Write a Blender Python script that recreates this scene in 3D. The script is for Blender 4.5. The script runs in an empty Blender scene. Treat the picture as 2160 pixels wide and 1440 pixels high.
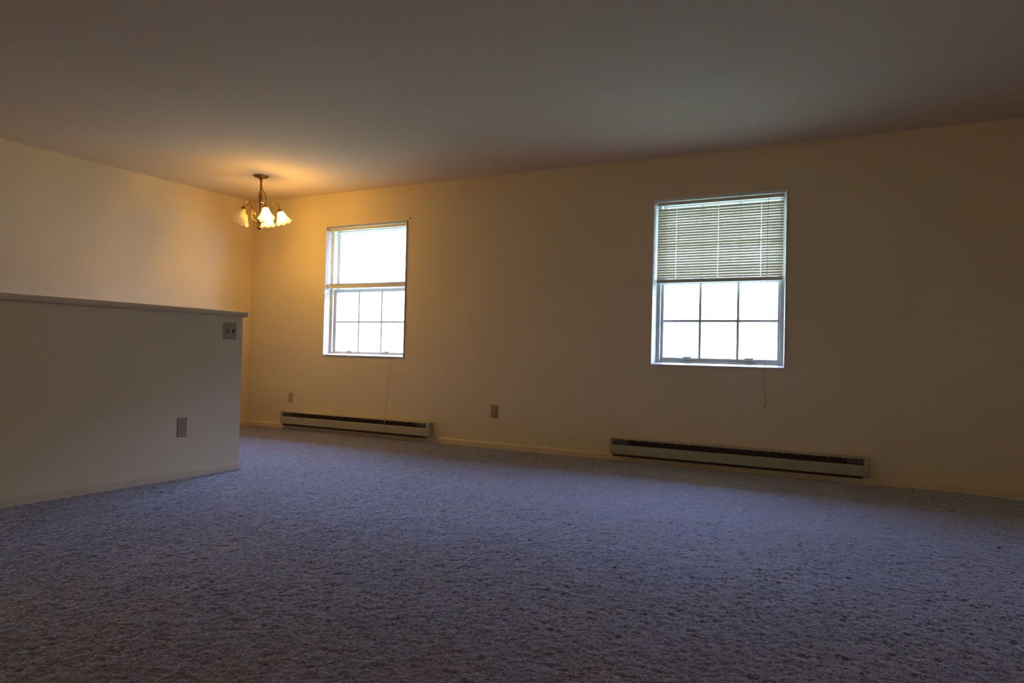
import bpy, bmesh, math, random
import numpy as np
from mathutils import Vector, Matrix
random.seed(7)
S = bpy.context.scene
COL = S.collection
PI = math.pi

# ------------------------------------------------------------------ camera
YAW, PITCH, ROLL, CAM_H, FPX = -0.4879, 0.0174, 0.0243, 0.8435, 1502.6
cam_d = bpy.data.cameras.new('camera')
cam = bpy.data.objects.new('camera', cam_d)
COL.objects.link(cam)
fw = Vector((math.sin(YAW)*math.cos(PITCH), math.cos(YAW)*math.cos(PITCH), math.sin(PITCH)))
rt = Vector((math.cos(YAW), -math.sin(YAW), 0))
up = rt.cross(fw)
c_, s_ = math.cos(ROLL), math.sin(ROLL)
r2 = c_*rt + s_*up
u2 = -s_*rt + c_*up
m = Matrix((r2, u2, -fw)).transposed().to_4x4()
m.translation = Vector((0, 0, CAM_H))
cam.matrix_world = m
cam_d.sensor_fit = 'HORIZONTAL'
cam_d.sensor_width = 36.0
cam_d.lens = FPX*36.0/2160.0
cam_d.clip_start = 0.02
cam_d.clip_end = 500
S.camera = cam

# ------------------------------------------------------------------ world: bright cool overcast sky
SKY_COL = (0.75, 1.04, 2.2)
SKY_STRENGTH = 27.0
w = bpy.data.worlds.new('sky'); S.world = w; w.use_nodes = True
nt = w.node_tree; nt.nodes.clear()
out = nt.nodes.new('ShaderNodeOutputWorld'); bg = nt.nodes.new('ShaderNodeBackground')
tc = nt.nodes.new('ShaderNodeTexCoord'); sp = nt.nodes.new('ShaderNodeSeparateXYZ')
mr = nt.nodes.new('ShaderNodeMapRange'); mr.inputs['From Min'].default_value = -0.05; mr.inputs['From Max'].default_value = 0.9
rp = nt.nodes.new('ShaderNodeValToRGB')
rp.color_ramp.elements[0].color = (0.82/1.95, 1.08/1.95, 1.0, 1)
rp.color_ramp.elements[1].color = (SKY_COL[0]/1.95, SKY_COL[1]/1.95, SKY_COL[2]/1.95, 1)
nt.links.new(tc.outputs['Generated'], sp.inputs[0]); nt.links.new(sp.outputs['Z'], mr.inputs['Value'])
nt.links.new(mr.outputs[0], rp.inputs[0]); nt.links.new(rp.outputs[0], bg.inputs[0])
bg.inputs[1].default_value = SKY_STRENGTH*1.95
nt.links.new(bg.outputs[0], out.inputs[0])

# ------------------------------------------------------------------ lamp powers
BULB_STRENGTH = 520.0          # the lit chandelier bulbs
BULB_COL = (1.0, 0.57, 0.105)
FILL_STRENGTH = 21.0            # glow of the added fill lamp behind the camera
FILL_COL = (1.0, 0.84, 0.54)

S.view_settings.view_transform = 'Standard'
S.view_settings.look = 'None'
S.view_settings.exposure = 0.0
S.view_settings.gamma = 1.0
S.view_settings.use_curve_mapping = False
S.cycles.use_denoising = True
S.cycles.max_bounces = 14
S.cycles.diffuse_bounces = 8
S.cycles.transparent_max_bounces = 16
S.cycles.sample_clamp_indirect = 6.0

# ------------------------------------------------------------------ dimensions
D = 5.543; XL = -6.196; XR = 1.70; YF = -4.20; YN = -0.30; H = 2.44
XH = -3.972; YH = 3.49; ZH = 1.09
W1 = (-5.125, -4.108); W2 = (-1.683, -0.677); ZB, ZT = 0.785, 2.103
WT = 0.20

# ------------------------------------------------------------------ materials
def mat(name, col, rough=0.7, metal=0.0, spec=0.5, noise=None, bump=None, trans=0.0):
    """noise=(scale, amount)  bump=(scale, strength, distance)"""
    M = bpy.data.materials.new(name); M.use_nodes = True
    n = M.node_tree; b = n.nodes['Principled BSDF']
    b.inputs['Base Color'].default_value = (*col, 1); b.inputs['Roughness'].default_value = rough
    b.inputs['Metallic'].default_value = metal; b.inputs['Specular IOR Level'].default_value = spec
    t = n.nodes.new('ShaderNodeTexCoord')
    if noise:
        x = n.nodes.new('ShaderNodeTexNoise'); x.inputs['Scale'].default_value = noise[0]; x.inputs['Detail'].default_value = 4
        r = n.nodes.new('ShaderNodeMapRange')
        r.inputs['From Min'].default_value = .25; r.inputs['From Max'].default_value = .75
        r.inputs['To Min'].default_value = 1-noise[1]; r.inputs['To Max'].default_value = 1+noise[1]
        v = n.nodes.new('ShaderNodeVectorMath'); v.operation = 'SCALE'; v.inputs[0].default_value = col
        n.links.new(t.outputs['Object'], x.inputs['Vector']); n.links.new(x.outputs['Fac'], r.inputs['Value'])
        n.links.new(r.outputs[0], v.inputs['Scale']); n.links.new(v.outputs[0], b.inputs['Base Color'])
    if bump:
        x = n.nodes.new('ShaderNodeTexNoise'); x.inputs['Scale'].default_value = bump[0]; x.inputs['Detail'].default_value = 3
        q = n.nodes.new('ShaderNodeBump'); q.inputs['Strength'].default_value = bump[1]; q.inputs['Distance'].default_value = bump[2]
        n.links.new(t.outputs['Object'], x.inputs['Vector']); n.links.new(x.outputs['Fac'], q.inputs['Height'])
        n.links.new(q.outputs[0], b.inputs['Normal'])
    if trans:
        o = n.nodes['Material Output']; tr = n.nodes.new('ShaderNodeBsdfTranslucent'); tr.inputs[0].default_value = (*[min(1, c*1.1) for c in col], 1)
        mx = n.nodes.new('ShaderNodeMixShader'); mx.inputs[0].default_value = trans
        n.links.new(b.outputs[0], mx.inputs[1]); n.links.new(tr.outputs[0], mx.inputs[2]); n.links.new(mx.outputs[0], o.inputs[0])
    return M

M_WALL = mat('cream_wall_paint', (0.75, 0.64, 0.43), 0.75, spec=.25, noise=(1.6, .03), bump=(90, .12, .002))
M_CEIL = mat('white_ceiling_paint', (0.76, 0.64, 0.49), 0.9, spec=.1, noise=(1.2, .03), bump=(120, .15, .002))
M_TRIM = mat('white_trim_paint', (0.74, 0.71, 0.64), 0.45, noise=(6, .03))
M_BASE = mat('cream_baseboard_paint', (0.70, 0.58, 0.38), 0.5, noise=(6, .04))
M_VINYL = mat('white_window_vinyl', (0.72, 0.72, 0.70), 0.4, noise=(10, .02))
M_SLAT = mat('ivory_blind_slat', (0.80, 0.73, 0.56), 0.45, noise=(30, .02), trans=.065)
M_RAIL = mat('ivory_blind_rail', (0.70, 0.66, 0.56), 0.4, noise=(20, .03))
M_CORD = mat('ivory_cord', (0.80, 0.74, 0.60), 0.8, noise=(200, .05), trans=.45)
M_CORD2 = mat('beige_lift_cord', (0.45, 0.38, 0.27), 0.8, noise=(200, .05))
M_HEAT = mat('beige_heater_enamel', (0.40, 0.375, 0.26), 0.42, noise=(5, .04))
M_HDARK = mat('dark_heater_slot_and_shade', (0.035, 0.020, 0.016), 0.6, noise=(40, .2))  # slot parts, and the painted shade strip below the panel
M_LABEL = mat('grey_metal_label', (0.15, 0.13, 0.12), 0.5, metal=.2, noise=(60, .25))
M_PLATE = mat('almond_plastic', (0.38, 0.29, 0.18), 0.6, spec=.2, noise=(30, .02))
M_PLATE2 = mat('tan_plastic', (0.42, 0.34, 0.22), 0.6, spec=.2, noise=(30, .02))
M_SLOT = mat('black_slot', (0.03, 0.025, 0.02), 0.6, noise=(50, .1))
M_BRONZE = mat('antique_brass', (0.34, 0.20, 0.075), 0.32, metal=1.0, noise=(40, .25))
M_DARKBRONZE = mat('dark_bronze', (0.16, 0.085, 0.03), 0.38, metal=1.0, noise=(40, .25))
M_NAIL = mat('rusty_nail', (0.20, 0.10, 0.05), 0.6, metal=.6, noise=(300, .2))
M_SIDING = mat('pale_siding', (0.42, 0.43, 0.38), .8, noise=(.5, .05))
M_ROOF = mat('grey_shingle', (0.20, 0.19, 0.18), .9, noise=(2, .2))
M_OUT = mat('outdoor_lawn', (0.20, 0.24, 0.12), 0.95, noise=(.8, .3))

def glass():
    M = bpy.data.materials.new('window_glass'); M.use_nodes = True; n = M.node_tree; n.nodes.clear()
    o = n.nodes.new('ShaderNodeOutputMaterial'); t = n.nodes.new('ShaderNodeBsdfTransparent'); t.inputs[0].default_value = (.93, .95, .95, 1)
    g = n.nodes.new('ShaderNodeBsdfGlossy'); g.inputs['Roughness'].default_value = .02
    # Schlick reflectance, the same from both sides of the pane
    f = n.nodes.new('ShaderNodeLayerWeight'); f.inputs[0].default_value = .5
    p = n.nodes.new('ShaderNodeMath'); p.operation = 'POWER'; p.inputs[1].default_value = 5
    q = n.nodes.new('ShaderNodeMath'); q.operation = 'MULTIPLY_ADD'; q.inputs[1].default_value = .9; q.inputs[2].default_value = .04
    n.links.new(f.outputs['Facing'], p.inputs[0]); n.links.new(p.outputs[0], q.inputs[0])
    x = n.nodes.new('ShaderNodeMixShader')
    n.links.new(q.outputs[0], x.inputs[0]); n.links.new(t.outputs[0], x.inputs[1]); n.links.new(g.outputs[0], x.inputs[2]); n.links.new(x.outputs[0], o.inputs[0])
    return M
M_GLASS = glass()

def shade_glass():
    M = bpy.data.materials.new('frosted_shade_glass'); M.use_nodes = True; n = M.node_tree; n.nodes.clear()
    o = n.nodes.new('ShaderNodeOutputMaterial')
    t = n.nodes.new('ShaderNodeBsdfTransparent'); t.inputs[0].default_value = (.97, .94, .86, 1)
    l = n.nodes.new('ShaderNodeBsdfTranslucent'); l.inputs[0].default_value = (.9, .85, .72, 1)
    g = n.nodes.new('ShaderNodeBsdfGlossy'); g.inputs['Roughness'].default_value = .12
    d = n.nodes.new('ShaderNodeBsdfDiffuse'); d.inputs[0].default_value = (.85, .8, .68, 1)
    f = n.nodes.new('ShaderNodeLayerWeight'); f.inputs[0].default_value = .5
    p = n.nodes.new('ShaderNodeMath'); p.operation = 'POWER'; p.inputs[1].default_value = 4
    q = n.nodes.new('ShaderNodeMath'); q.operation = 'MULTIPLY_ADD'; q.inputs[1].default_value = .6; q.inputs[2].default_value = .04
    n.links.new(f.outputs['Facing'], p.inputs[0]); n.links.new(p.outputs[0], q.inputs[0])
    x1 = n.nodes.new('ShaderNodeMixShader'); x1.inputs[0].default_value = .5
    x2 = n.nodes.new('ShaderNodeMixShader'); x2.inputs[0].default_value = .30
    x3 = n.nodes.new('ShaderNodeMixShader')
    n.links.new(l.outputs[0], x1.inputs[1]); n.links.new(d.outputs[0], x1.inputs[2])
    n.links.new(t.outputs[0], x2.inputs[1]); n.links.new(x1.outputs[0], x2.inputs[2])
    n.links.new(q.outputs[0], x3.inputs[0]); n.links.new(x2.outputs[0], x3.inputs[1]); n.links.new(g.outputs[0], x3.inputs[2])
    n.links.new(x3.outputs[0], o.inputs[0])
    return M
M_SHADE = shade_glass()

def emit(name, col, s):
    M = bpy.data.materials.new(name); M.use_nodes = True; n = M.node_tree; b = n.nodes['Principled BSDF']
    b.inputs['Base Color'].default_value = (.9, .87, .8, 1)
    b.inputs['Emission Color'].default_value = (*col, 1); b.inputs['Emission Strength'].default_value = s
    return M
M_BULB = emit('lit_bulb', BULB_COL, BULB_STRENGTH)
M_BULBOFF = mat('unlit_bulb_glass', (.75, .68, .5), .15, noise=(60, .02))
M_FILL = emit('fill_lamp_glow', FILL_COL, FILL_STRENGTH)

def carpet():
    M = bpy.data.materials.new('mauve_carpet_pile'); M.use_nodes = True; n = M.node_tree; b = n.nodes['Principled BSDF']
    b.inputs['Roughness'].default_value = .85; b.inputs['Specular IOR Level'].default_value = .2
    b.inputs['Sheen Weight'].default_value = 1.0; b.inputs['Sheen Roughness'].default_value = .3; b.inputs['Sheen Tint'].default_value = (.88, .93, 1, 1)
    t = n.nodes.new('ShaderNodeTexCoord')
    def noise(scale, detail=3, stretch=None):
        x = n.nodes.new('ShaderNodeTexNoise'); x.inputs['Scale'].default_value = scale; x.inputs['Detail'].default_value = detail
        n.links.new(t.outputs['Object'], x.inputs['Vector'])
        return x
    big, mid, fine = noise(1.7, 4), noise(17, 6), noise(150, 2)
    def rng(x, a, c, lo=.3, hi=.7):
        r = n.nodes.new('ShaderNodeMapRange'); r.inputs['From Min'].default_value = lo; r.inputs['From Max'].default_value = hi
        r.inputs['To Min'].default_value = a; r.inputs['To Max'].default_value = c
        n.links.new(x.outputs['Fac'], r.inputs['Value']); return r
    def mul(a, c):
        k = n.nodes.new('ShaderNodeMath'); k.operation = 'MULTIPLY'; n.links.new(a.outputs[0], k.inputs[0]); n.links.new(c.outputs[0], k.inputs[1]); return k
    f = mul(mul(rng(big, .90, 1.10), rng(mid, .80, 1.17)), rng(fine, .60, 1.40))
    hue = n.nodes.new('ShaderNodeMix'); hue.data_type = 'RGBA'
    hue.inputs[6].default_value = (0.215, 0.175, 0.185, 1); hue.inputs[7].default_value = (0.205, 0.19, 0.24, 1)
    hb = rng(noise(5.0, 3), 0, 1, .35, .65); n.links.new(hb.outputs[0], hue.inputs[0])
    v = n.nodes.new('ShaderNodeVectorMath'); v.operation = 'SCALE'
    n.links.new(hue.outputs[2], v.inputs[0]); n.links.new(f.outputs[0], v.inputs['Scale']); n.links.new(v.outputs[0], b.inputs['Base Color'])
    q = n.nodes.new('ShaderNodeBump'); q.inputs['Strength'].default_value = .6; q.inputs['Distance'].default_value = .006
    n.links.new(fine.outputs['Fac'], q.inputs['Height']); n.links.new(q.outputs[0], b.inputs['Normal'])
    return M
M_CARPET = carpet()

# ------------------------------------------------------------------ mesh helpers
class MB:
    def __init__(s): s.v = []; s.f = []; s.smooth = False
    def box(s, x0, x1, y0, y1, z0, z1):
        b = len(s.v)
        s.v += [(x0, y0, z0), (x1, y0, z0), (x1, y1, z0), (x0, y1, z0), (x0, y0, z1), (x1, y0, z1), (x1, y1, z1), (x0, y1, z1)]
        s.f += [tuple(b+i for i in q) for q in ((0, 3, 2, 1), (4, 5, 6, 7), (0, 1, 5, 4), (1, 2, 6, 5), (2, 3, 7, 6), (3, 0, 4, 7))]
        return s
    def prism(s, prof, a0, a1, axis='x', flip=False):
        """closed profile of 2-D points swept along an axis; axis x: (y,z), axis y: (x,z)"""
        b = len(s.v); n = len(prof)
        for a in (a0, a1):
            for p, q in prof:
                s.v.append((a, p, q) if axis == 'x' else (p, a, q) if axis == 'y' else (p, q, a))
        for i in range(n):
            j = (i+1) % n
            s.f.append((b+i, b+j, b+n+j, b+n+i))
        s.f.append(tuple(b+i for i in range(n))[::-1]); s.f.append(tuple(b+n+i for i in range(n)))
        return s
    def tube(s, pts, r, n=8):
        pts = [Vector(p) for p in pts]; b = len(s.v); rr = r if isinstance(r, (list, tuple)) else [r]*len(pts)
        ref = None
        for i, p in enumerate(pts):
            d = (pts[min(i+1, len(pts)-1)]-pts[max(i-1, 0)]).normalized()
            if ref is None:
                ref = Vector((0, 0, 1)) if abs(d.z) < .9 else Vector((1, 0, 0))
            a = (ref-d*ref.dot(d)).normalized(); ref = a; c = d.cross(a)
            for k in range(n):
                t = 2*PI*k/n
                s.v.append(tuple(p+(a*math.cos(t)+c*math.sin(t))*rr[i]))
        for i in range(len(pts)-1):
            for k in range(n):
                k2 = (k+1) % n
                s.f.append((b+i*n+k, b+i*n+k2, b+(i+1)*n+k2, b+(i+1)*n+k))
        s.f.append(tuple(b+k for k in range(n))[::-1]); e = b+(len(pts)-1)*n; s.f.append(tuple(e+k for k in range(n)))
        s.smooth = True
        return s
    def lathe(s, prof, n=24, centre=(0, 0, 0), wave=None, close=False):
        b = len(s.v)
        for j, (r, z) in enumerate(prof):
            for k in range(n):
                t = 2*PI*k/n; q = r
                if wave: q = r*(1+wave(j/(len(prof)-1))*math.cos(wave_n*t))
                s.v.append((centre[0]+q*math.cos(t), centre[1]+q*math.sin(t), centre[2]+z))
        m_ = len(prof)
        for j in range(m_-1 if not close else m_):
            j2 = (j+1) % m_
            for k in range(n):
                k2 = (k+1) % n
                s.f.append((b+j*n+k, b+j*n+k2, b+j2*n+k2, b+j2*n+k))
        s.smooth = True
        return s
    def build(s, name, material, parent=None, bevel=0.0, loc=None):
        me = bpy.data.meshes.new(name); me.from_pydata(s.v, [], s.f); me.update()
        bm = bmesh.new(); bm.from_mesh(me); bmesh.ops.recalc_face_normals(bm, faces=bm.faces)
        if s.smooth:
            for f in bm.faces: f.smooth = True
        bm.to_mesh(me); bm.free()
        if s.smooth: me.set_sharp_from_angle(angle=0.9)
        me.materials.append(material)
        o = bpy.data.objects.new(name, me); COL.objects.link(o)
        if parent: o.parent = parent
        if loc: o.location = loc
        if bevel:
            b = o.modifiers.new('edge', 'BEVEL'); b.width = bevel; b.segments = 2; b.limit_method = 'ANGLE'
        return o
wave_n = 8

def thing(name, label, cat, loc=(0, 0, 0), rz=0.0, group=None):
    o = bpy.data.objects.new(name, None); COL.objects.link(o); o.empty_display_size = .1
    o.location = loc; o.rotation_euler = (0, 0, rz); o['label'] = label; o['category'] = cat
    if group: o['group'] = group
    return o
def tag(o, label, cat, group=None):
    o['label'] = label; o['category'] = cat
    if group: o['group'] = group
    return o
def struct(o, label):
    o['kind'] = 'structure'; o['label'] = label
    return o
def rect(mb, x0, x1, z0, z1, t, y0, y1):
    """a rectangular frame of four bars of width t (or (side, bottom, top))"""
    a, b, c = t if isinstance(t, tuple) else (t, t, t)
    mb.box(x0, x0+a, y0, y1, z0, z1); mb.box(x1-a, x1, y0, y1, z0, z1)
    mb.box(x0+a, x1-a, y0, y1, z0, z0+b); mb.box(x0+a, x1-a, y0, y1, z1-c, z1)
    return mb

# ------------------------------------------------------------------ room shell
struct(MB().box(XL-.1, XR+.1, YF-.2, D+WT, -.12, -.012).build('floor', M_BASE), 'floor slab under the carpet')
def carpet_pile():
    """cut pile as a tufted surface: fine where the camera can see it, plain behind"""
    rng = np.random.default_rng(3); st = .0072
    x = np.arange(XL, XR+st, st); y = np.arange(.25, D+st*.5, st)
    y[-1] = D; x[-1] = XR
    nx, ny = len(x), len(y)
    def blur(a, k):
        for ax in (0, 1):
            c = np.cumsum(np.concatenate([np.repeat(np.take(a, [0], ax), k+1, ax), a, np.repeat(np.take(a, [-1], ax), k, ax)], ax), ax)
            n = a.shape[ax]; hi = np.take(c, range(2*k+1, 2*k+1+n), ax); lo = np.take(c, range(0, n), ax)
            a = (hi-lo)/(2*k+1)
        return a
    def nz(k):
        a = rng.standard_normal((ny, nx))
        if k: a = blur(blur(a, k), k)
        return a/a.std()
    h = .0018*nz(0)+.0009*nz(1)+.0006*nz(4)+.0008*nz(16)
    h = np.clip(h, -.009, .008)-.001
    X, Y = np.meshgrid(x, y)
    X = X+rng.uniform(-.25, .25, X.shape)*st*(X < XR-.01)*(X > XL+.01); Y = Y+rng.uniform(-.25, .25, Y.shape)*st*(Y < D-.01)
    v = np.stack([X, Y, h], -1).reshape(-1, 3)
    i = np.arange((ny-1)*(nx-1)); r, c = i//(nx-1), i % (nx-1)
    q = np.stack([r*nx+c, r*nx+c+1, (r+1)*nx+c+1, (r+1)*nx+c], -1)
    # plain strip behind the camera
    n0 = len(v); v = np.concatenate([v, [[XL, YF, 0], [XR, YF, 0], [XR, 0.26, -.002], [XL, 0.26, -.002]]])
    q = np.concatenate([q, [[n0, n0+1, n0+2, n0+3]]])
    me = bpy.data.meshes.new('carpet'); me.vertices.add(len(v)); me.vertices.foreach_set('co', v.astype(np.float32).ravel())
    me.loops.add(q.size); me.loops.foreach_set('vertex_index', q.astype(np.int32).ravel())
    me.polygons.add(len(q)); me.polygons.foreach_set('loop_start', (np.arange(len(q))*4).astype(np.int32))
    me.polygons.foreach_set('use_smooth', np.ones(len(q), bool))
    me.update(calc_edges=True); me.validate(); me.materials.append(M_CARPET)
    o = bpy.data.objects.new('carpet', me); COL.objects.link(o); o['kind'] = 'stuff'
    o['label'] = 'mauve grey cut pile carpet covering the whole floor'; o['category'] = 'carpet'
carpet_pile()
struct(MB().box(XL-.1, XR+.1, YF-.2, D+WT, H, H+.12).build('ceiling', M_CEIL), 'plain matte white ceiling')
wb = MB()
xs = [XL-.1, W1[0], W1[1], W2[0], W2[1], XR+.1]
for i in range(5):
    if i in (1, 3):
        wb.box(xs[i], xs[i+1], D, D+WT, 0, ZB); wb.box(xs[i], xs[i+1], D, D+WT, ZT, H)
    else:
        wb.box(xs[i], xs[i+1], D, D+WT, 0, H)
struct(wb.build('wall_back', M_WALL), 'cream wall with the two windows and the heaters')
struct(MB().box(XL-.1, XL, YN-.2, D, 0, H).build('wall_left', M_WALL), 'cream side wall behind the chandelier')
struct(MB().box(XR, XR+.1, YF, D, 0, H).build('wall_right', M_WALL), 'cream side wall out of view')
struct(MB().box(XH-.12, XR+.1, YF-.1, YF, 0, H).build('wall_front', M_WALL), 'cream wall far behind the camera')
struct(MB().box(XH-.12, XH, YF, YN, 0, H).build('wall_passage', M_WALL), 'full height cream wall where the half wall ends')
struct(MB().box(XL-.1, XH-.12, YN-.1, YN, 0, H).build('wall_stair', M_WALL), 'cream end wall behind the half wall')
hw = struct(MB().box(XH-.12, XH, YN, YH, 0, ZH-.036).build('wall_half', M_WALL), 'low cream half wall with a flat wooden cap')
cap = MB()
pr = [(XH-.145, ZH-.036), (XH+.016, ZH-.036), (XH+.024, ZH-.030), (XH+.027, ZH-.018), (XH+.024, ZH-.006), (XH+.016, ZH), (XH-.145, ZH)]
cap.prism(pr, YN, YH+.026, axis='y')
struct(cap.build('trim_1', M_BASE, bevel=.004), 'painted cap board along the top of the half wall')
bh = MB()
pr = [(0, 0), (.013, 0), (.013, .042), (.006, .055), (0, .055)]
bh.prism([(XH+a, z) for a, z in pr], YF, YH+.013, axis='y')
bh.prism([(YH+a, z) for a, z in pr], XH-.12, XH, axis='x')
struct(bh.build('baseboard_half', M_BASE), 'low painted baseboard at the foot of the half wall')
struct(MB().prism([(D-a, z) for a, z in pr], XL, XR, axis='x').build('baseboard_back', M_BASE), 'low painted baseboard along the window wall')
struct(MB().prism([(XL+a, z) for a, z in pr], YN, D-.013, axis='y').build('baseboard_left', M_BASE), 'low painted baseboard along the side wall behind the chandelier')
# added overhang that blocks high sky, and the ground one storey down
struct(MB().prism([(D+WT+.001, 2.40), (D+WT+1.05, 2.30), (D+WT+1.05, 2.42), (D+WT+.001, 2.75)], XL-1, XR+1, axis='x').build('shading_eave', M_TRIM), 'added roof overhang outside, blocking high sky above the windows')
struct(MB().box(-60, 60, -60, 80, -3.3, -3.0).build('ground', M_OUT), 'lawn outside below the windows')

R = bpy.data.objects.new('screen_building', None); COL.objects.link(R); R.location = (-6, 28, -3)  # unseen block added across the lawn to cut low sky light
struct(R, 'added pale sided building across the lawn outside')
MB().box(-40, 40, -4, 4, 0, 9).build('wall', M_SIDING, R)
MB().prism([(-4.8, 8.9), (4.8, 8.9), (0, 11.2)], -40.5, 40.5, axis='x').build('roof', M_ROOF, R)
wn = MB().box(-.6, .6, -4.06, -3.98, 0, 1.5).build('window', M_VINYL, R)
for k in range(20):
    for q in range(3):
        c = wn if k == 0 and q == 0 else wn.copy()
        if c is not wn: COL.objects.link(c); c.parent = R
        c.location = (-38+k*4, 0, 1.0+q*2.8)

# ------------------------------------------------------------------ windows
def window(name, X0, X1, Z0, Z1, y, sgn, label, glass_z0, muntins):
    """y = room face of the wall; sgn = +1 when outdoors is towards +y"""
    R = bpy.data.objects.new(name, None); COL.objects.link(R); R.location = ((X0+X1)/2, y, Z0); struct(R, label)
    cx = (X0+X1)/2
    def P(mb, nm, mt, parent=R, bevel=0.0):
        o = mb.build(nm, mt, None, bevel)
        for v in o.data.vertices:
            g = Vector((v.co.x, y+sgn*v.co.y, v.co.z)) - R.location
            if parent is not R: g = g  # sub-parts share the same local frame
            v.co = g
        if sgn < 0: o.data.flip_normals()
        o.parent = parent
        return o
    hw_ = (X1-X0)/2
    jb = MB(); ring = [(0, -.012), (.005, -.012), (.021, .056), (.021, .15), (0, .15)]
    for i, yy in ring:
        jb.v += [(X0+i, yy, Z0+i), (X1-i, yy, Z0+i), (X1-i, yy, Z1-i), (X0+i, yy, Z1-i)]
    for a in range(5):
        c = (a+1) % 5
        for k in range(4):
            k2 = (k+1) % 4
            jb.f.append((a*4+k, a*4+k2, c*4+k2, c*4+k))
    P(jb, 'jamb', M_TRIM, bevel=.0015)
    a0, a1, b0, b1 = X0+.02, X1-.02, Z0+.02, Z1-.02
    P(rect(MB(), a0, a1, b0, b1, (.028, .012, .012), .062, .19), 'window_frame', M_VINYL, bevel=.002)
    g0, g1 = cx-.434, cx+.434
    zm = 1.432 if Z0 > .7 else (Z0+Z1)/2
    lo0, lo1 = b0+.012, zm+.036
    low = P(rect(MB(), a0+.028, a1-.028, lo0, lo1, ((a1-a0)/2-.028-.434, glass_z0-lo0, lo1-zm), .092, .125), 'lower_sash', M_VINYL, bevel=.003)
    P(MB().box(g0, g1, .107, .112, glass_z0, zm), 'glass_pane', M_GLASS, low)
    t = .018 if muntins else .015
    for k in (1, 2):
        x = g0+(g1-g0)*k/3
        P(MB().box(x-t/2, x+t/2, .102, .117, glass_z0, zm), 'muntin', M_VINYL, low)
    z = (glass_z0+zm)/2
    P(MB().box(g0, g1, .1025, .1165, z-t/2, z+t/2), 'muntin', M_VINYL, low)
    for x in (cx-.235, cx+.235):
        P(MB().prism([(.098, glass_z0-.020), (.076, glass_z0-.012), (.074, glass_z0+.004), (.080, glass_z0+.010), (.098, glass_z0+.006)], x-.033, x+.033, axis='x'), 'lift_handle', M_VINYL, low, .002)
    upz0, upz1 = zm+.002, b1-.012
    ug1 = upz1-.014
    upp = P(rect(MB(), a0+.028, a1-.028, upz0, upz1, ((a1-a0)/2-.028-.434, .036, .014), .128, .160), 'upper_sash', M_VINYL, bevel=.003)
    P(MB().box(g0, g1, .142, .147, upz0+.036, ug1), 'glass_pane', M_GLASS, upp)
    if muntins:
        for k in (1, 2):
            x = g0+(g1-g0)*k/3
            P(MB().box(x-t/2, x+t/2, .137, .152, upz0+.036, ug1), 'muntin', M_VINYL, upp)
        z = (upz0+.036+ug1)/2
        P(MB().box(g0, g1, .1375, .1515, z-t/2, z+t/2), 'muntin', M_VINYL, upp)
    return R
window('window_1', *W1, ZB, ZT, D, 1, 'white double hung window nearest the chandelier, upper half clear', .828, False)
window('window_2', *W2, ZB, ZT, D, 1, 'white double hung window with closed slats over its upper half', .846, True)

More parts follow.
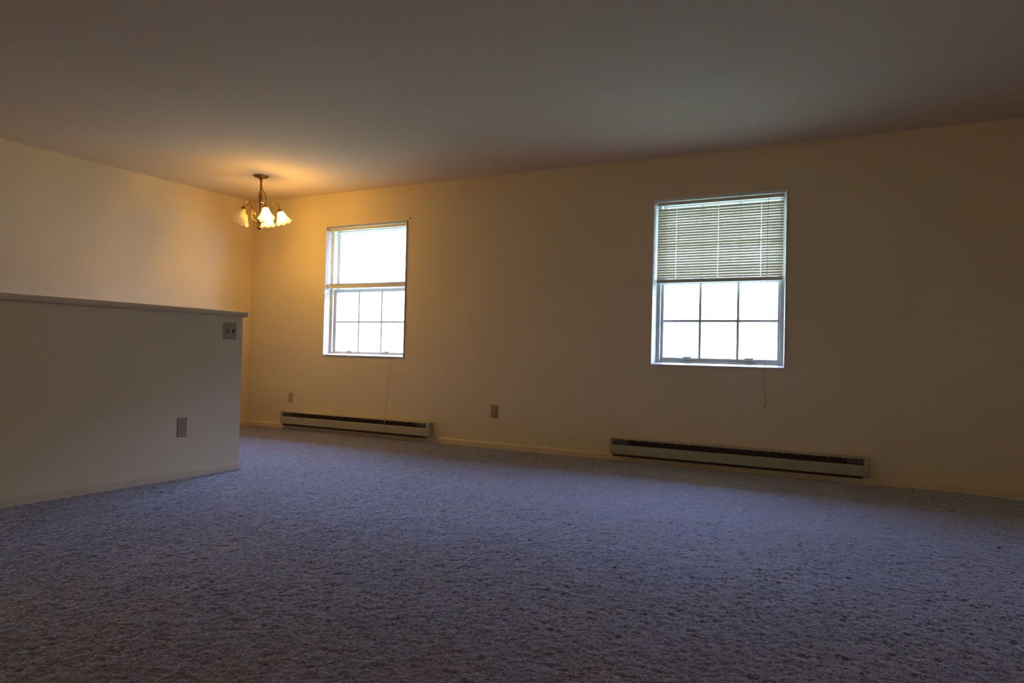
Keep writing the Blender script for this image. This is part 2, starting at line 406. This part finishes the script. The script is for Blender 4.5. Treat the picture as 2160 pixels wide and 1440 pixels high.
# ------------------------------------------------------------------ mini blinds
def blind(label, X0, X1, tilt, n_slat, z_top, pitch, rail, stacked, tassel_z, cord_x):
    x0, x1 = X0+.025, X1-.025
    cx = (x0+x1)/2; yb = D+.030
    R = thing('mini_blind', label, 'blind', (cx, yb, ZT-.022), group=None)
    L = (x1-x0)/2; zt = ZT-.022
    def z_(z): return z-zt
    MB().box(-L, L, -.0125, .0125, z_(zt-.027), z_(zt)).build('headrail', M_RAIL, R, bevel=.002)
    # one curved slat, mesh shared by all copies
    sm = MB(); w_ = .0125; holes = (-.68*L, 0.0, .66*L); hh = .0022
    def strip(us, a0, a1):
        pf = [(u*w_, .0022*(1-u*u)) for u in us]
        sm.prism(pf+[(p, q-.0007) for p, q in pf[::-1]], a0, a1, axis='x')
    strip((-1, -.75, -.55), -L+.004, L-.004); strip((.55, .75, 1), -L+.004, L-.004)
    ed = [-L+.004]+[v for h_ in holes for v in (h_-hh, h_+hh)]+[L-.004]
    for i in range(0, 8, 2): strip((-.55, 0, .55), ed[i], ed[i+1])
    first = sm.build('slat', M_SLAT, R)
    first.location = (0, 0, z_(z_top)); first.rotation_euler = (tilt, 0, 0)
    for k in range(1, n_slat):
        c = first.copy(); COL.objects.link(c); c.parent = R
        c.location = (0, 0, z_(z_top-k*pitch)); c.rotation_euler = (tilt+random.uniform(-.03, .03), 0, random.uniform(-.0006, .0006))
    for k in range(stacked):
        c = first.copy(); COL.objects.link(c); c.parent = R
        c.location = (0, 0, z_(rail[1]+.002+k*.0024)); c.rotation_euler = (0, 0, 0)
    MB().box(-L+.002, L-.002, -.0125, .0125, z_(rail[0]), z_(rail[1])).build('bottom_rail', M_RAIL, R, bevel=.003)
    for h_ in holes:
        ld = MB()
        for s in (-1, 1):
            ld.box(h_+s*.0045-.0006, h_+s*.0045+.0006, -.0142, -.0130, z_(rail[1]), z_(zt-.025))
            ld.box(h_+s*.0045-.0006, h_+s*.0045+.0006, .0130, .0142, z_(rail[1]), z_(zt-.025))
        ld.build('ladder_cord', M_CORD, R)
    # lift cord: down the room side of the blind, over the sill, hanging free
    lc = MB(); px = cord_x-cx
    pts = [(px, -.018, z_(zt-.02)), (px, -.020, z_(1.6)), (px, -.026, z_(1.1)), (px, -.046, z_(.80)), (px, -.050, z_(.70))]
    if tassel_z < .3:
        pts += [(px-.002, -.075, z_(.40)), (px-.006, -.103, z_(.20)), (px-.008, -.104, z_(tassel_z+.02))]
    else:
        pts += [(px+.004, -.048, z_(.60)), (px+.006, -.046, z_(tassel_z+.02))]
    cord = lc.tube(pts, .0016, 6).build('lift_cord', M_CORD2, R)
    e = pts[-1]
    prof = [(.001, .028), (.004, .026), (.006, .010), (.0075, 0), (.005, -.002), (.001, -.002)]
    MB().lathe(prof, 10, (e[0], e[1], e[2]-.022)).build('tassel', M_CORD2, cord)
    if tassel_z < .3:
        MB().lathe(prof, 10, (e[0]+.003, e[1], e[2]+.035)).build('tassel', M_CORD2, cord)
    else:   # the second strand ends in a small loop above the tassel
        lp = MB(); cz = e[2]+.03
        lp.tube([(e[0]+.010+.012*math.cos(t*PI/6), e[1], cz+.022*math.sin(t*PI/6)) for t in range(13)], .0014, 6)
        lp.build('cord_loop', M_CORD2, cord)
    return R
blind('white mini blind with level open slats in the window nearest the chandelier', W1[0], W1[1], 0.0, 25, 2.030, .0205, (1.468, 1.500), 6, .110, -4.258)
blind('white mini blind with tilted nearly closed slats, short cord above the heater', W2[0], W2[1], 1.06, 27, 2.019, .0207, (1.436, 1.462), 2, .490, -.815)

# ------------------------------------------------------------------ baseboard heaters
def heater(label, X0, X1):
    F = .066
    cx = (X0+X1)/2
    R = thing('baseboard_heater', label, 'heater', (cx, D, .058))
    L = (X1-X0)/2; o = -.058
    MB().box(-L+.01, L-.01, -.012, -.001, .060+o, .186+o).build('back_plate', M_HEAT, R)
    fp = [(-F, .062), (-F, .131), (-F+.003, .135), (-F+.010, .135), (-F+.010, .132), (-F+.003, .128), (-F+.003, .066), (-F+.016, .063), (-F+.016, .060), (-F+.003, .060)]
    MB().prism([(a, b+o) for a, b in fp], -L+.02, L-.02, axis='x').build('front_panel', M_HEAT, R)
    hd = [(-.012, .188), (-F+.006, .188), (-F+.001, .184), (-F+.001, .178), (-F+.003, .178), (-F+.004, .183), (-F+.007, .1855), (-.012, .1855)]
    MB().prism([(a, b+o) for a, b in hd], -L+.02, L-.02, axis='x').build('top_lip', M_HEAT, R)
    dp = [(-F+.008, .180), (-.014, .110), (-.014, .184), (-.020, .1855), (-F+.010, .1855)]
    MB().prism([(-F+.010, .1845+o), (-F+.020, .134+o), (-F+.024, .134+o), (-F+.014, .1845+o)], -L+.02, L-.02, axis='x').build('louver', M_HDARK, R)
    MB().prism([(-.013, .075+o), (-F+.020, .075+o), (-F+.020, .120+o), (-.013, .120+o)], -L+.03, L-.03, axis='x').build('heating_element', M_HDARK, R)
    MB().box(-L+.025, L-.04, -F+.010, -F+.020, .042+o, .064+o).build('shade_strip', M_HDARK, R)  # shade under the front panel, put in as a dark strip
    n = int((X1-X0)/.098)
    t = MB().prism([(-F+.0005, .186+o), (-F+.0035, .186+o), (-F+.006, .170+o), (-F+.003, .170+o)], -.004, .004, axis='x').build('grille_tab', M_HEAT, R)
    for k in range(n):
        c = t if k == 0 else t.copy()
        if k: COL.objects.link(c); c.parent = R
        c.location = (-L+.05+k*.098, 0, 0)
    for s in (-1, 1):
        x = s*(L-.085)
        g = [(-F+.007, .174), (-F+.0145, .142), (-F+.0135, .142), (-F+.006, .174)]
        MB().prism([(a+.001, b+o) for a, b in g], x-.06, x+.06, axis='x').build('data_label', M_LABEL, R)
    ec = [(-.001, .189), (-F+.004, .189), (-F-.002, .183), (-F-.002, .060), (-F+.004, .056), (-.001, .056)]
    for a, b in ((-L, -L+.022), (L-.036, L)):
        MB().prism([(p, q+o) for p, q in ec], a, b, axis='x').build('end_cap', M_HEAT, R, bevel=.003)
    return R
heater('beige baseboard heater with dark top slot under the window nearest the chandelier', -5.633, -3.752)
heater('beige baseboard heater with dark top slot under the window with tilted slats', -1.992, -.111)

# ------------------------------------------------------------------ wall plates (built facing -y, then turned)
def plate(name, label, cat, loc, rz, w_, h_, kind, mt):
    R = thing(name, label, cat, loc, rz)
    a, b = w_/2, h_/2; t = .006
    pm = MB()
    v = [(-a, 0, -b), (a, 0, -b), (a, 0, b), (-a, 0, b), (-a+.005, -t, -b+.005), (a-.005, -t, -b+.005), (a-.005, -t, b-.005), (-a+.005, -t, b-.005)]
    pm.v = v; pm.f = [(0, 1, 2, 3), (4, 7, 6, 5), (0, 4, 5, 1), (1, 5, 6, 2), (2, 6, 7, 3), (3, 7, 4, 0)]
    pm.build('cover_plate', mt, R, bevel=.0015)
    def screw(x, z):
        s = MB().lathe([(0.0005, -.0015), (.003, -.001), (.0034, 0)], 10).build('screw', M_LABEL, R, loc=(x, -t, z)); s.rotation_euler = (-PI/2, 0, 0)
        s.rotation_euler = (PI/2, 0, 0); s.location = (x, -t-.0002, z)
    if kind == 'duplex':
        for s in (-1, 1):
            z = s*.0195
            rc = MB().prism([(math.cos(q*PI/8)*.017, max(-.0125, min(.0125, math.sin(q*PI/8)*.017))+z) for q in range(16)], -t-.002, -t+.001, axis='y').build('receptacle', M_PLATE2 if mt is M_PLATE else M_PLATE, R)
            for x, hh in ((-.0063, .0085), (.0063, .007)):
                MB().box(x-.0012, x+.0012, -t-.0024, -t-.001, z+.001, z+.001+hh).build('slot', M_SLOT, rc)
            MB().prism([(math.cos(q*PI/4)*.0026, math.sin(q*PI/4)*.0026+z-.0065) for q in range(8)], -t-.0024, -t-.001, axis='y').build('slot', M_SLOT, rc)
        screw(0, 0)
    elif kind == 'toggle':
        for x in (-.023, .023):
            tg = MB().box(x-.0055, x+.0055, -t-.0006, -t+.001, -.0125, .0125).build('toggle_opening', M_SLOT, R)
            MB().prism([(-t, -.006), (-t, .004), (-t-.013, .012), (-t-.014, .006)], x-.0042, x+.0042, axis='x').build('toggle', M_SLOT if x > 0 else M_PLATE, tg)
            screw(x, .030); screw(x, -.030)
    else:
        rc = MB().prism([(math.cos(q*PI/6)*.006, math.sin(q*PI/6)*.006) for q in range(12)], -t-.006, -t+.001, axis='y').build('cable_jack', M_PLATE, R)
        screw(0, .042); screw(0, -.042)
    return R
plate('wall_outlet', 'almond duplex outlet low on the wall midway between the windows', 'outlet', (-3.101, D, .330), 0, .072, .116, 'duplex', M_PLATE)
plate('wall_outlet', 'tan duplex outlet low on the side of the half wall', 'outlet', (XH, 3.033, .325), PI/2, .072, .124, 'duplex', M_PLATE)
plate('jack_plate', 'small tan jack plate above the end of the heater near the chandelier', 'wall plate', (-5.557, D, .325), 0, .066, .108, 'jack', M_PLATE2)
plate('switch_plate', 'double toggle switch plate high on the half wall beside its end', 'switch', (XH, 3.382, .952), PI/2, .112, .114, 'toggle', M_PLATE2)
nl = MB().lathe([(.0005, -.012), (.002, -.012), (.002, .006), (.009, .006), (.009, .009), (.0005, .010)], 12).build('nail', M_NAIL)
nl.rotation_euler = (PI/2, 0, 0); nl.location = (-4.073, D, 2.118)
tag(nl, 'small rusty nail in the wall beside the top corner of the clear window', 'nail')

# ------------------------------------------------------------------ chandelier
CH = (-5.185, 4.717)
R = thing('chandelier', 'antique brass five arm chandelier with frosted bell glass shades', 'chandelier', (CH[0], CH[1], H))
MB().lathe([(.0005, 0), (.068, 0), (.070, -.004), (.060, -.012), (.030, -.022), (.012, -.030), (.010, -.040), (.0005, -.042)], 32).build('canopy', M_DARKBRONZE, R)
def link_pts(cz, ln, wd, turn):
    p = []
    for i in range(17):
        t = 2*PI*i/16
        x, z = wd*math.cos(t), ln*math.sin(t)
        p.append((x*math.cos(turn), x*math.sin(turn), cz+z))
    return p
ch = None
for k in range(5):
    MB().tube(link_pts(-.052-k*.0205, .0145, .0075, k*PI/2+.5), .0030, 6).build('chain_link', M_DARKBRONZE, R)
rv = Vector((math.cos(YAW), -math.sin(YAW), 0)); cv = Vector((-CH[0], -CH[1], 0)).normalized()
def at(a, z, b=0.0): return tuple(rv*a+cv*b+Vector((0, 0, z)))
MB().tube([at(.002, -.035), at(.006, -.09), at(.020, -.135), at(.046, -.175), at(.052, -.205), at(.045, -.235), at(.020, -.262), at(.004, -.268)], .0035, 8).build('power_cord', M_DARKBRONZE, R)
MB().lathe([(.0005, -.135), (.006, -.138), (.008, -.150), (.016, -.160), (.019, -.175), (.017, -.200), (.012, -.225), (.010, -.236), (.026, -.240), (.027, -.246), (.010, -.252),
            (.008, -.275), (.011, -.285), (.008, -.295), (.007, -.36), (.010, -.40), (.020, -.415), (.024, -.430), (.020, -.445), (.010, -.452), (.008, -.462), (.022, -.470), (.028, -.480), (.024, -.492), (.012, -.502), (.006, -.506), (.007, -.512), (.003, -.520), (.0005, -.521)], 24).build('column', M_BRONZE, R)
def bez(P, n=5):
    """Catmull-Rom through points"""
    P = [Vector(p) for p in P]; Q = [P[0]*2-P[1]]+P+[P[-1]*2-P[-2]]; o = []
    for i in range(1, len(Q)-2):
        for k in range(n):
            t = k/n
            o.append(.5*((2*Q[i])+(Q[i+1]-Q[i-1])*t+(2*Q[i-1]-5*Q[i]+4*Q[i+1]-Q[i+2])*t*t+(3*Q[i]-Q[i-1]-3*Q[i+1]+Q[i+2])*t**3))
    return o+[P[-1]]
TILT = math.radians(21); RT, DT = .180, -.318
for i, deg in enumerate((15, 87, 159, 231, 303)):
    a = math.radians(deg); dv = cv*math.cos(a)+rv*math.sin(a); lit = i in (0, 1, 2)
    path = [dv*r+Vector((0, 0, z)) for r, z in ((.016, -.436), (.055, -.426), (.088, -.398), (.096, -.350), (.094, -.300), (.108, -.262), (.140, -.250), (.168, -.270), (.179, -.308))]
    arm = MB().tube(bez(path), .0048, 8).build('arm', M_BRONZE, R)
    # small scroll inside the arm
    sc = [dv*(.070+.022*(1-t/14)*math.cos(t*.62+1.2))+Vector((0, 0, -.350+.026*(1-t/14)*math.sin(t*.62+1.2))) for t in range(13)]
    MB().tube([dv*.097+Vector((0, 0, -.338))]+sc, .0028, 6).build('scroll', M_BRONZE, arm)
    ax = (Vector((0, 0, -1))*math.cos(TILT)+dv*math.sin(TILT)).normalized()
    rot = Vector((0, 0, -1)).rotation_difference(ax)
    org = dv*RT+Vector((0, 0, DT))
    def put(mb, nm, mt, par):
        mb.v = [tuple(rot @ Vector(p)+org) for p in mb.v]
        return mb.build(nm, mt, par)
    put(MB().lathe([(.0005, .012), (.010, .010), (.016, 0), (.024, -.006), (.026, -.016), (.023, -.030), (.019, -.034), (.0005, -.034)], 20), 'socket', M_DARKBRONZE, arm)
    outer = [(.024, -.016), (.029, -.022), (.033, -.036), (.040, -.058), (.049, -.080), (.057, -.095), (.064, -.109), (.073, -.120)]
    prof = outer+[(r-.0025, z) for r, z in outer[::-1]]
    mb = MB(); nseg = 48; b0 = 0
    for j, (r, z) in enumerate(prof):
        f = max(0, min(1, (-z-.04)/.090))
        for k in range(nseg):
            t = 2*PI*k/nseg; wv = math.cos(8*t)
            q = r*(1+.055*f*f*wv); zz = z-.007*f**4*wv
            mb.v.append((q*math.cos(t), q*math.sin(t), zz))
    for j in range(len(prof)):
        j2 = (j+1) % len(prof)
        for k in range(nseg):
            k2 = (k+1) % nseg
            mb.f.append((j*nseg+k, j*nseg+k2, j2*nseg+k2, j2*nseg+k))
    mb.smooth = True
    sh = put(mb, 'lamp_shade', M_SHADE, R)
    if lit: sh['label'] = 'shade glowing white around a lit bulb'
    else: sh['label'] = 'unlit clear frosted shade'
    put(MB().lathe([(.0005, -.032), (.010, -.033), (.011, -.040), (.016, -.052), (.020, -.066), (.021, -.076), (.017, -.090), (.009, -.097), (.0005, -.099)], 16), 'bulb', M_BULB if lit else M_BULBOFF, sh)

# ------------------------------------------------------------------ added fill lamp, unseen behind the camera
R = thing('fill_lamp', 'added fill lamp with a glowing drum shade, unseen behind the camera', 'lamp', (.8, -2.9, 0))
MB().lathe([(.0005, 0), (.14, 0), (.14, .012), (.12, .02), (.0005, .022)], 32).build('base', M_DARKBRONZE, R)
MB().tube([(0, 0, .02), (0, 0, 1.50)], .011, 10).build('pole', M_DARKBRONZE, R)
MB().lathe([(.20, 1.28), (.16, 1.58), (.157, 1.58), (.197, 1.28)], 32, close=True).build('lamp_shade', M_FILL, R)

# ------------------------------------------------------------------ sky portals in the window openings (sampling aid for the daylight)
for (x0, x1, z0, z1, y, s) in ((*W1, ZB, ZT, D+WT+.01, 1), (*W2, ZB, ZT, D+WT+.01, 1)):
    l = bpy.data.lights.new('sky_portal', 'AREA'); l.shape = 'RECTANGLE'; l.size = x1-x0; l.size_y = z1-z0; l.cycles.is_portal = True
    o = bpy.data.objects.new('sky_portal', l); COL.objects.link(o); o.location = ((x0+x1)/2, y, (z0+z1)/2)
    o.rotation_euler = (-PI/2 if s > 0 else PI/2, 0, 0)
